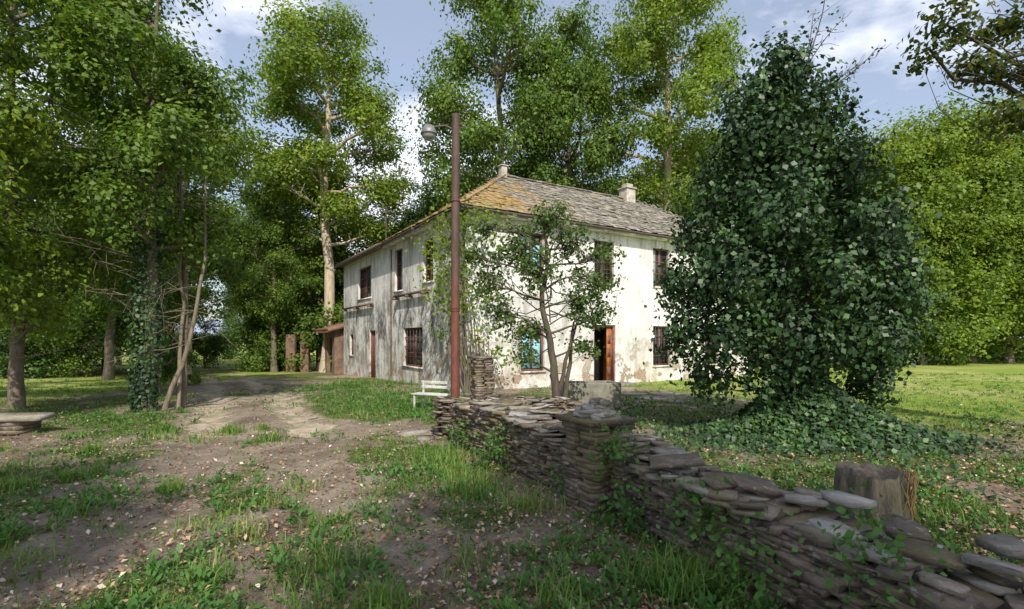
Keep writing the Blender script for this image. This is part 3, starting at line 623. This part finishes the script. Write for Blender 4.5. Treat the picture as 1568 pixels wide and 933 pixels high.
def ivytrunk(name,pts,rad,n,size,seed):
    r=np.random.default_rng(seed);pts=np.array(pts,float);t=r.random(n)**1.1*(len(pts)-1)
    c=np.stack([np.interp(t,range(len(pts)),pts[:,i]) for i in range(3)],1);R_=np.interp(t,range(len(pts)),rad)
    a=r.uniform(0,6.28,n);d=np.stack([np.cos(a),np.sin(a),np.zeros(n)],1);mb=MB()
    c=c+d*(R_*r.uniform(.7,1.25,n))[:,None];td=r.normal(size=c.shape)*.5;td[:,2]-=1
    tube(mb,pts,.03,5,0);leaves(mb,c,d+r.normal(size=c.shape)*.45+np.array([0,0,.3]),size*r.uniform(.6,1.3,n),.85,1,.1,td,r);return mb.build(name,[M_bark,M_ivy])
ivytrunk('trunk_ivy',[(-8.4,11.9,0),(-8.3,11.85,1.5),(-8.3,11.9,3),(-8.2,11.95,5.4)],[.2,.33,.3,.2],3200,.085,5)
# ---- ivy covered tree
ix,iy=4.75,9.3
lob=[(-.05,0,6.6,.4,.4,.5),(.2,0,6.1,.7,.6,.5),(-.4,-.1,5.75,.6,.6,.5),(.7,.1,5.45,.6,.6,.55),(-.7,-.1,5.1,.6,.6,.5),(-.1,-.4,5.0,.75,.7,.55),(1.05,-.1,4.7,.6,.8,.5),(.3,-.6,4.3,.8,.8,.6),(-.9,0,4.3,.6,.7,.55),(1.45,.1,4.0,.5,.7,.45),
     (-1.2,0,3.5,.6,.7,.5),(1.6,.1,3.3,.6,.8,.55),(.8,-.9,3.4,.7,.7,.55),(-.4,-.9,3.5,.7,.7,.5),(-1.55,0,2.65,.5,.7,.55),(-.85,-.9,2.6,.65,.7,.55),(.3,-1.1,2.5,.7,.6,.5),(1.2,-.8,2.6,.65,.6,.55),(1.8,-.1,2.5,.5,.8,.6),
     (-1.65,-.1,1.85,.4,.6,.5),(-1.0,-.8,1.7,.55,.6,.5),(-.1,-1.0,1.6,.6,.5,.5),(.9,-.9,1.6,.6,.5,.5),(1.7,.1,1.5,.5,.7,.55),(.3,.9,3.3,1.4,.9,1.9),(1.5,-.3,.95,.4,.5,.35),(-1.25,-.3,1.05,.4,.4,.35),(-.4,-.6,.9,.4,.4,.35),(.2,.2,5.0,.7,.6,.8)]
iv=tree('ivy_covered_tree',[(.6,.1,-.2),(.5,.1,1.5),(.1,0,3.5),(.1,0,6.2)],(.42,.06),lob,560,98,.095,.27,[M_bark_dark,M_ivy],71,up=.2,surf=.33,flat=1.75,twig=.01,lean=1.4,wid=.8,limb=.05)
iv.location=(ix,iy,0)
mb=MB();r1=np.random.default_rng(8)
for (dx,dz,bx) in ((1.0,7.2,.1),(.75,7.9,.2),(1.6,6.7,.4),(1.3,6.4,.5),(.5,7.3,.1),(-1.3,5.9,-.6)):
    a=np.array([ix+bx,iy,5.9]);b=np.array([ix+dx,iy-.2,dz]);cv=curve(a,b,.12,8,r1);tube(mb,cv,np.linspace(.018,.005,8),5)
    for j in range(3,8):
        for _ in range(2):q=cv[j];tube(mb,curve(q,q+r1.normal(size=3)*.13+np.array([.05,0,.05]),.02,3,r1),[.006,.004,.003],3)
    c=np.repeat(cv[2:],6,axis=0)+r1.normal(size=(36,3))*.08;leaves(mb,c,r1.normal(size=c.shape),.07,.6,1,.1,None,r1)
tw=mb.build('bare_top_twigs',[M_bark_dark,M_ivy]);tw.parent=iv;tw.location=(-ix,-iy,0)
r2=np.random.default_rng(18);n=22000
a=r2.uniform(0,6.28,n);d=np.abs(r2.normal(size=n))*.55+.05;gxv=5.0+np.cos(a)*d*1.9;gyv=8.7+np.sin(a)*d*1.1
hm=.85*np.exp(-((gxv-5.1)/1.2)**2-((gyv-8.9)/.8)**2)*(0.5+fbm(gxv,gyv,1.5,5))+.06
zz_=gz(gxv,gyv)+hm*r2.uniform(.4,1.1,n);mb=MB();nn=r2.normal(size=(n,3))*.5;nn[:,2]+=.6;nn[:,1]-=.5
leaves(mb,np.stack([gxv,gyv,zz_],1),nn,.08*r2.uniform(.6,1.4,n),.8,0,.1,None,r2)
n=8000;x=r2.uniform(1.4,12,n);y=r2.uniform(5,14,n);k=(fbm(x,y,.7,77)>.52)&(r2.random(n)>lawn(x,y));x=x[k];y=y[k];n=len(x)
k=(x>np.interp(y,[0,3.5,5,8.5,12],[3.6,2.5,1.5,-.4,-1.0]));x=x[k];y=y[k];n=len(x);nn=r2.normal(size=(n,3))*.5;nn[:,2]+=1
leaves(mb,np.stack([x,y,gz(x,y)+r2.uniform(.01,.13,n)],1),nn,.07*r2.uniform(.6,1.4,n),.8,0,.1,None,r2)
mb.build('ground_ivy',[M_ivy])
# ---- small orchard tree
ax,ay=.93,10.7
al=[(-.9,0,3.5,.6,.5,.5),(-.2,0,4.05,.6,.5,.4),(.3,.1,3.6,.55,.4,.5),(-1.45,.1,2.9,.55,.4,.45),(-.5,-.2,3.0,.6,.4,.5),(.75,0,2.9,.55,.4,.5),(1.05,.1,3.4,.4,.3,.35),(-1.2,0,2.2,.5,.4,.4),(-.6,.1,1.8,.5,.4,.4),(.85,.1,2.1,.4,.35,.4),(.45,-.2,2.4,.4,.35,.5),(-1.75,.1,3.4,.35,.3,.3),(.5,0,1.5,.35,.3,.35),(-.65,0,1.25,.35,.3,.25),(-1.5,0,3.9,.35,.3,.3)]
at_=tree('apple_tree',[(0,0,-.1),(-.05,0,.9),(-.15,0,1.6),(-.35,0,2.4),(-.2,0,3.2),(-.3,0,4.0)],(.095,.018),al,340,19,.085,.22,[M_bark_dark,M_apple],91,up=.3,twig=.007,limb=.026,surf=.7)
at_.location=(ax,ay,0)
mb=MB();tube(mb,curve((.12,-.02,-.1),(.35,.1,2.0),.1,8,r2),np.linspace(.065,.02,8),8);tube(mb,curve((.05,0,.6),(.55,.1,2.4),.12,8,r2),np.linspace(.05,.014,8),8)
for i in range(30):
    z=r2.uniform(.8,3.4);tube(mb,curve((-.15,0,z),(r2.uniform(-1.8,1.3),r2.uniform(-.4,.4),z+r2.uniform(-.1,1.1)),.15,7,r2),np.linspace(.016,.004,7),5)
st=mb.build('second_stem',[M_bark_dark]);st.parent=at_
# ---- climbing vine
mb=MB();r3=np.random.default_rng(55);c=[]
for (x,y,z,k,s) in ((-1.0,15.8,1.8,110,.35),(-1.5,15.7,2.7,150,.33),(-2.0,15.9,3.6,260,.42),(-1.6,15.8,4.6,240,.4),(-1.3,15.9,5.3,200,.35),(-2.3,16.3,4.5,200,.35),(-2.1,16.4,2.9,120,.3),(-.6,16.0,5.2,120,.35),(-.8,15.9,3.2,120,.3),(-2.2,16.5,5.3,110,.3),(-.3,15.8,1.2,100,.3),(-2.0,16,1.9,60,.25)):
    c.append(np.array([x,y,z])+r3.normal(size=(k,3))*np.array([s,s*.5,s*.9]))
c=np.concatenate(c);leaves(mb,c,r3.normal(size=c.shape)+np.array([0,-.6,.5]),.13*r3.uniform(.6,1.3,len(c)),.75,1,.1,None,r3)
for i in range(12):
    tube(mb,curve((-1.3+r3.uniform(-.15,.25),15.9,0),(-1.6+r3.uniform(-.7,.7),15.9,r3.uniform(3,5.6)),.2,10,r3),np.linspace(.03,.008,10),5,0)
for i in range(6): tube(mb,curve((-1.0+r3.uniform(-.1,.3),15.7,1.6),(-.5+r3.uniform(-.4,.5),15.5,r3.uniform(.1,.5)),.25,7,r3),np.linspace(.018,.006,7),4,0)
mb.build('climbing_vine',[M_bark,M_leaf_yel])
# ---- overhanging oak at right
tree('shade_tree',[(10.2,6.5,-.3),(10,6.5,3),(9.6,6.6,6),(9.4,6.6,9)],(.35,.1),
   [(5.9,7.1,5.9,.5,.5,.2),(6.4,7.2,5.4,.6,.5,.25),(5.6,7.0,5.5,.3,.4,.15),(6.9,7.2,6.0,.6,.5,.25),(7.0,7.3,4.8,.5,.5,.3),(7.4,7.4,5.4,.6,.6,.25),(7.9,7.1,6.1,.8,.7,.4),(8.6,7.0,7.2,1.2,1,.6),(6.2,7.0,6.5,.5,.5,.25)],
   170,34,.09,.27,[M_bark_dark,M_oak],101,twig=.008,up=.6,limb=.055,surf=.9)

# ---------------------------------------------------------------- grass, weeds, litter
r4=np.random.default_rng(404)
def wallx(y): return np.interp(y,[0,1.3,2.15,3.25,4.3,5,5.95,8.4,9.3],[3.2,2.6,2.1,1.62,1.2,.88,.3,-1.0,-1.0])
def inhouse(x,y):
    dx=x+1.48;dy=y-16.4;s=dx*.85+dy*.527;t=-dx*.525+dy*.851;return (s>-.05)&(s<14.6)&(t>-.05)&(t<15.1)
def onwall(x,y): return (x>wallx(y)-.03)&(x<wallx(y)+np.interp(y,[0,2,3.4,5,8.4],[1.1,.95,.75,.6,.55]))&(y<8.7)
def sample(n,y0,y1,pw=1.2,xr=1.15):
    u=r4.random(n);y=(y0**(1-pw)+u*(y1**(1-pw)-y0**(1-pw)))**(1/(1-pw));x=r4.uniform(-1,1,n)*(y*xr+1.0);return x,y
def blades(mb,x,y,h,w,lean,mat=0):
    n=len(x);a=r4.uniform(0,6.28,n);z=gz(x,y)-.01;b=np.stack([x,y,z],1);sd=np.stack([np.cos(a),np.sin(a),np.zeros(n)],1);l=np.stack([-np.sin(a),np.cos(a),np.zeros(n)],1)*lean[:,None]
    hh=np.zeros((n,3));hh[:,2]=h;w=w[:,None]
    v=np.stack([b-sd*w,b+sd*w,b+hh*.55+l*.3*h[:,None]+sd*w*.75,b+hh*.55+l*.3*h[:,None]-sd*w*.75,b+hh*(1-.25*np.minimum(lean,1.5))[:,None]+l*h[:,None]],1).reshape(-1,3)
    i=np.arange(n)[:,None]*5;mb.V.append(v.astype(np.float32));base=mb.n
    mb.L.append((base+i+np.array([0,1,2,3])).ravel());mb.S.append(np.full(n,4));mb.M.append(np.full(n,mat))
    mb.L.append((base+i+np.array([3,2,4])).ravel());mb.S.append(np.full(n,3));mb.M.append(np.full(n,mat));mb.n+=5*n
mb=MB();x,y=sample(36000,2.3,26,1.2)
gd=.96-bare(x,y)*1.2+lawn(x,y)*.8+(fbm(x,y,1.3,90)-.5)*1.8
garden=(x>wallx(y)+.5)&(y<12.5)&(lawn(x,y)<.3);gd=np.where(garden,gd-.4,gd)
keep=(r4.random(len(x))<np.clip(gd-.08,0.025,1))&~inhouse(x,y)&~onwall(x,y);x=x[keep];y=y[keep];gd=gd[keep]
print('tufts',len(x))
nb=r4.integers(7,15,len(x));ids=np.repeat(np.arange(len(x)),nb);sp_=r4.uniform(.02,.07,len(x))[ids]
bx=x[ids]+r4.normal(size=len(ids))*sp_;by=y[ids]+r4.normal(size=len(ids))*sp_
th=(.025+.08*np.clip(gd,0,1.2)*r4.random(len(x))**2)[ids];h=th*r4.uniform(.5,1.3,len(ids))
blades(mb,bx,by,h,r4.uniform(.002,.004,len(ids))*(1+by*.09),r4.uniform(.1,1.4,len(ids)))
tuf=[(-.4,5.6,350,.22,.24),(.15,5.0,200,.14,.22),(1.1,3.4,350,.16,.28),(-.9,7.0,350,.25,.24),(-2.3,11.3,500,.7,.16),(-3.2,13.3,600,.9,.16),(.3,3.2,180,.1,.19),(-1.5,4.1,200,.2,.11),(-3.8,16,600,1.0,.16),(2.4,5.4,200,.4,.16),(3.7,4.9,300,.4,.2),(-5.5,20,700,1.0,.2),(-3.6,3.6,260,.2,.12),(-2.9,2.9,200,.14,.12)]
rt=random.Random(21)
for i in range(50):
    yy=2.7+rt.random()**1.5*7;xx=rt.uniform(-1.0,.1)*yy;tuf.append((xx,yy,rt.randint(60,170),rt.uniform(.05,.16),rt.uniform(.09,.2)))
for (cx_,cy_,n,s,hh) in tuf:
    bx=cx_+r4.normal(size=n)*s;by=cy_+r4.normal(size=n)*s;k=~inhouse(bx,by)&~onwall(bx,by);bx=bx[k];by=by[k];n=len(bx)
    blades(mb,bx,by,hh*r4.uniform(.4,1.3,n),r4.uniform(.0025,.005,n)*(1+by*.06),r4.uniform(.1,1.0,n))
mb.build('grass',[M_grass])
mb=MB();x,y=sample(6500,2.4,20,1.3,1.05);g=fbm(x,y,.9,120)-bare(x,y)*.25;k=(g>.38)&~inhouse(x,y)&~onwall(x,y);x=x[k];y=y[k]
ex=[];ey=[]
for (cx_,cy_,n,s) in ((-2.3,12.6,330,.8),(-3.6,14.8,420,1.1),(-5.2,19,300,1.3),(-1.6,11,120,.5),(-.5,5.4,60,.35),(1.1,3.35,80,.2),(-1.2,4.6,60,.35),(-1.5,3.9,40,.25),(-1.05,3.6,40,.2),(2.6,6.5,80,.8),(1.9,9.2,60,.5),(-8,11.3,160,.8),(-9.5,9.8,160,.9),(-6.5,17.5,200,.8),(-.9,6.4,70,.3)):
    ex.append(cx_+r4.normal(size=n)*s);ey.append(cy_+r4.normal(size=n)*s)
ex=np.concatenate(ex);ey=np.concatenate(ey);k=~inhouse(ex,ey);x=np.concatenate([x,ex[k]]);y=np.concatenate([y,ey[k]])
nb=r4.integers(6,16,len(x));ids=np.repeat(np.arange(len(x)),nb);S=r4.uniform(.035,.1,len(x))[ids];a=r4.uniform(0,6.28,len(ids));el=r4.uniform(.1,1.1,len(ids));d=np.stack([np.cos(a)*np.cos(el),np.sin(a)*np.cos(el),np.sin(el)],1)
P=np.stack([x[ids],y[ids],gz(x[ids],y[ids])],1)+d*(S*r4.uniform(.5,1.6,len(ids)))[:,None]
nr=np.stack([-np.cos(a)*np.sin(el),-np.sin(a)*np.sin(el),np.cos(el)],1)+r4.normal(size=d.shape)*.25
leaves(mb,P,nr,S*r4.uniform(.5,.95,len(ids)),.5,0,.08,d,r4)
mb.build('broadleaf_weeds',[M_weed])
mb=MB();x,y=sample(46000,2.2,17,1.35,1.1);dens=.45+.6*(fbm(x,y,.6,140)>.5)+.8*np.exp(-((x-wallx(y)+.5)/.9)**2)*(y<9)+.8*((x>wallx(y)+.5)&(lawn(x,y)<.5))-.8*lawn(x,y)-.3*(np.abs(roadd(x,y))<1.6)
k=(r4.random(len(x))*1.2<dens)&~inhouse(x,y)&~onwall(x,y);x=x[k];y=y[k];nn=r4.normal(size=(len(x),3))*.45;nn[:,2]+=1
leaves(mb,np.stack([x,y,gz(x,y)+r4.uniform(.005,.045,len(x))],1),nn,r4.uniform(.02,.06,len(x)),.6,0,.18,None,r4)
mb.build('fallen_leaves',[M_litter])
mb=MB();n=2600;ctr=np.array([(1.0,4.45,.2),(1.5,3.3,.2),(-.2,6.6,.25),(.6,5.3,.15),(1.95,2.4,.1),(2.4,4.0,.25),(1.35,3.75,.35),(-.75,7.8,.2),(.95,4.75,.6),(1.9,2.75,.4)])
s=r4.choice(len(ctr),n);P=ctr[s]+r4.normal(size=(n,3))*np.array([.12,.14,.12]);P[:,2]=np.abs(P[:,2])+.02;nn=r4.normal(size=(n,3));nn[:,0]-=.5;nn[:,2]+=.4
leaves(mb,P,nn,r4.uniform(.03,.065,n),.7,0,.1,None,r4);mb.build('wall_foot_plants',[M_weed])
mb=MB();r=random.Random(9)
for i in range(320):
    y=2.4+r.random()**1.7*9;x=r.uniform(-1,.25)*y
    if x>wallx(y)-.1: continue
    s=r.uniform(.008,.028);stone(mb,(x,y,float(gz(x,y))+s*.2),s*1.6,s*1.1,s*.6,r.uniform(0,3),(0,0),1,r)
mb.build('pebbles',[M_stone,M_cap])
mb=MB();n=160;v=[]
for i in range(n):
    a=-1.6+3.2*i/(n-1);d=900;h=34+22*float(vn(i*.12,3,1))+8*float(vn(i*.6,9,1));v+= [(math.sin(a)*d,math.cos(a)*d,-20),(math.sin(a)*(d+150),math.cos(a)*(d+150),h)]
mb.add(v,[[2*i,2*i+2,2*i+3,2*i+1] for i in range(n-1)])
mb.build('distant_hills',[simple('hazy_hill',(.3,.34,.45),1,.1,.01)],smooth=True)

# ---------------------------------------------------------------- light
sd=Vector((.16,-.98,0)).normalized();el=R(43);sv=Vector((sd.x*math.cos(el),sd.y*math.cos(el),math.sin(el)))
w=bpy.data.worlds.new('World');sc.world=w;w.use_nodes=True;nt=w.node_tree;bg=nt.nodes['Background']
sky=nt.nodes.new('ShaderNodeTexSky');sky.sky_type='NISHITA';sky.sun_disc=False;sky.sun_elevation=el;sky.sun_rotation=math.atan2(sd.x,sd.y);sky.air_density=1.2;sky.dust_density=1.5;sky.ozone_density=2.5
tc=nt.nodes.new('ShaderNodeTexCoord').outputs['Generated']
cn=noise(nt,tc,1.9,8,.58,(1,1,2.0));sp=N(nt,'ShaderNodeSeparateXYZ');nt.links.new(tc,sp.inputs[0])
# thinner cloud high up, more toward the horizon and behind
cf=mth(nt,'ADD',cn,mth(nt,'MULTIPLY_ADD',sp.outputs[2],-.12,.03));cm=ramp(nt,cf,[(.5,(.22,.22,.22)),(.62,(1,1,1))])
cl=mixc(nt,cm,sky.outputs[0],(8.2,8.4,9.4));nt.links.new(cl,bg.inputs[0]);bg.inputs[1].default_value=.15
L=bpy.data.lights.new('sun','SUN');L.energy=5.0;L.angle=R(.6);L.color=(1,.93,.8);lo=bpy.data.objects.new('sun',L);sc.collection.objects.link(lo);lo.rotation_euler=sv.to_track_quat('Z','Y').to_euler()
cam=bpy.data.cameras.new('camera');co_=bpy.data.objects.new('camera',cam);sc.collection.objects.link(co_);sc.camera=co_
co_.location=(0,0,1.6);co_.rotation_euler=(R(90),0,0);cam.lens=18.37;cam.sensor_width=36;cam.shift_y=.0357;cam.clip_end=5000;cam.clip_start=.05
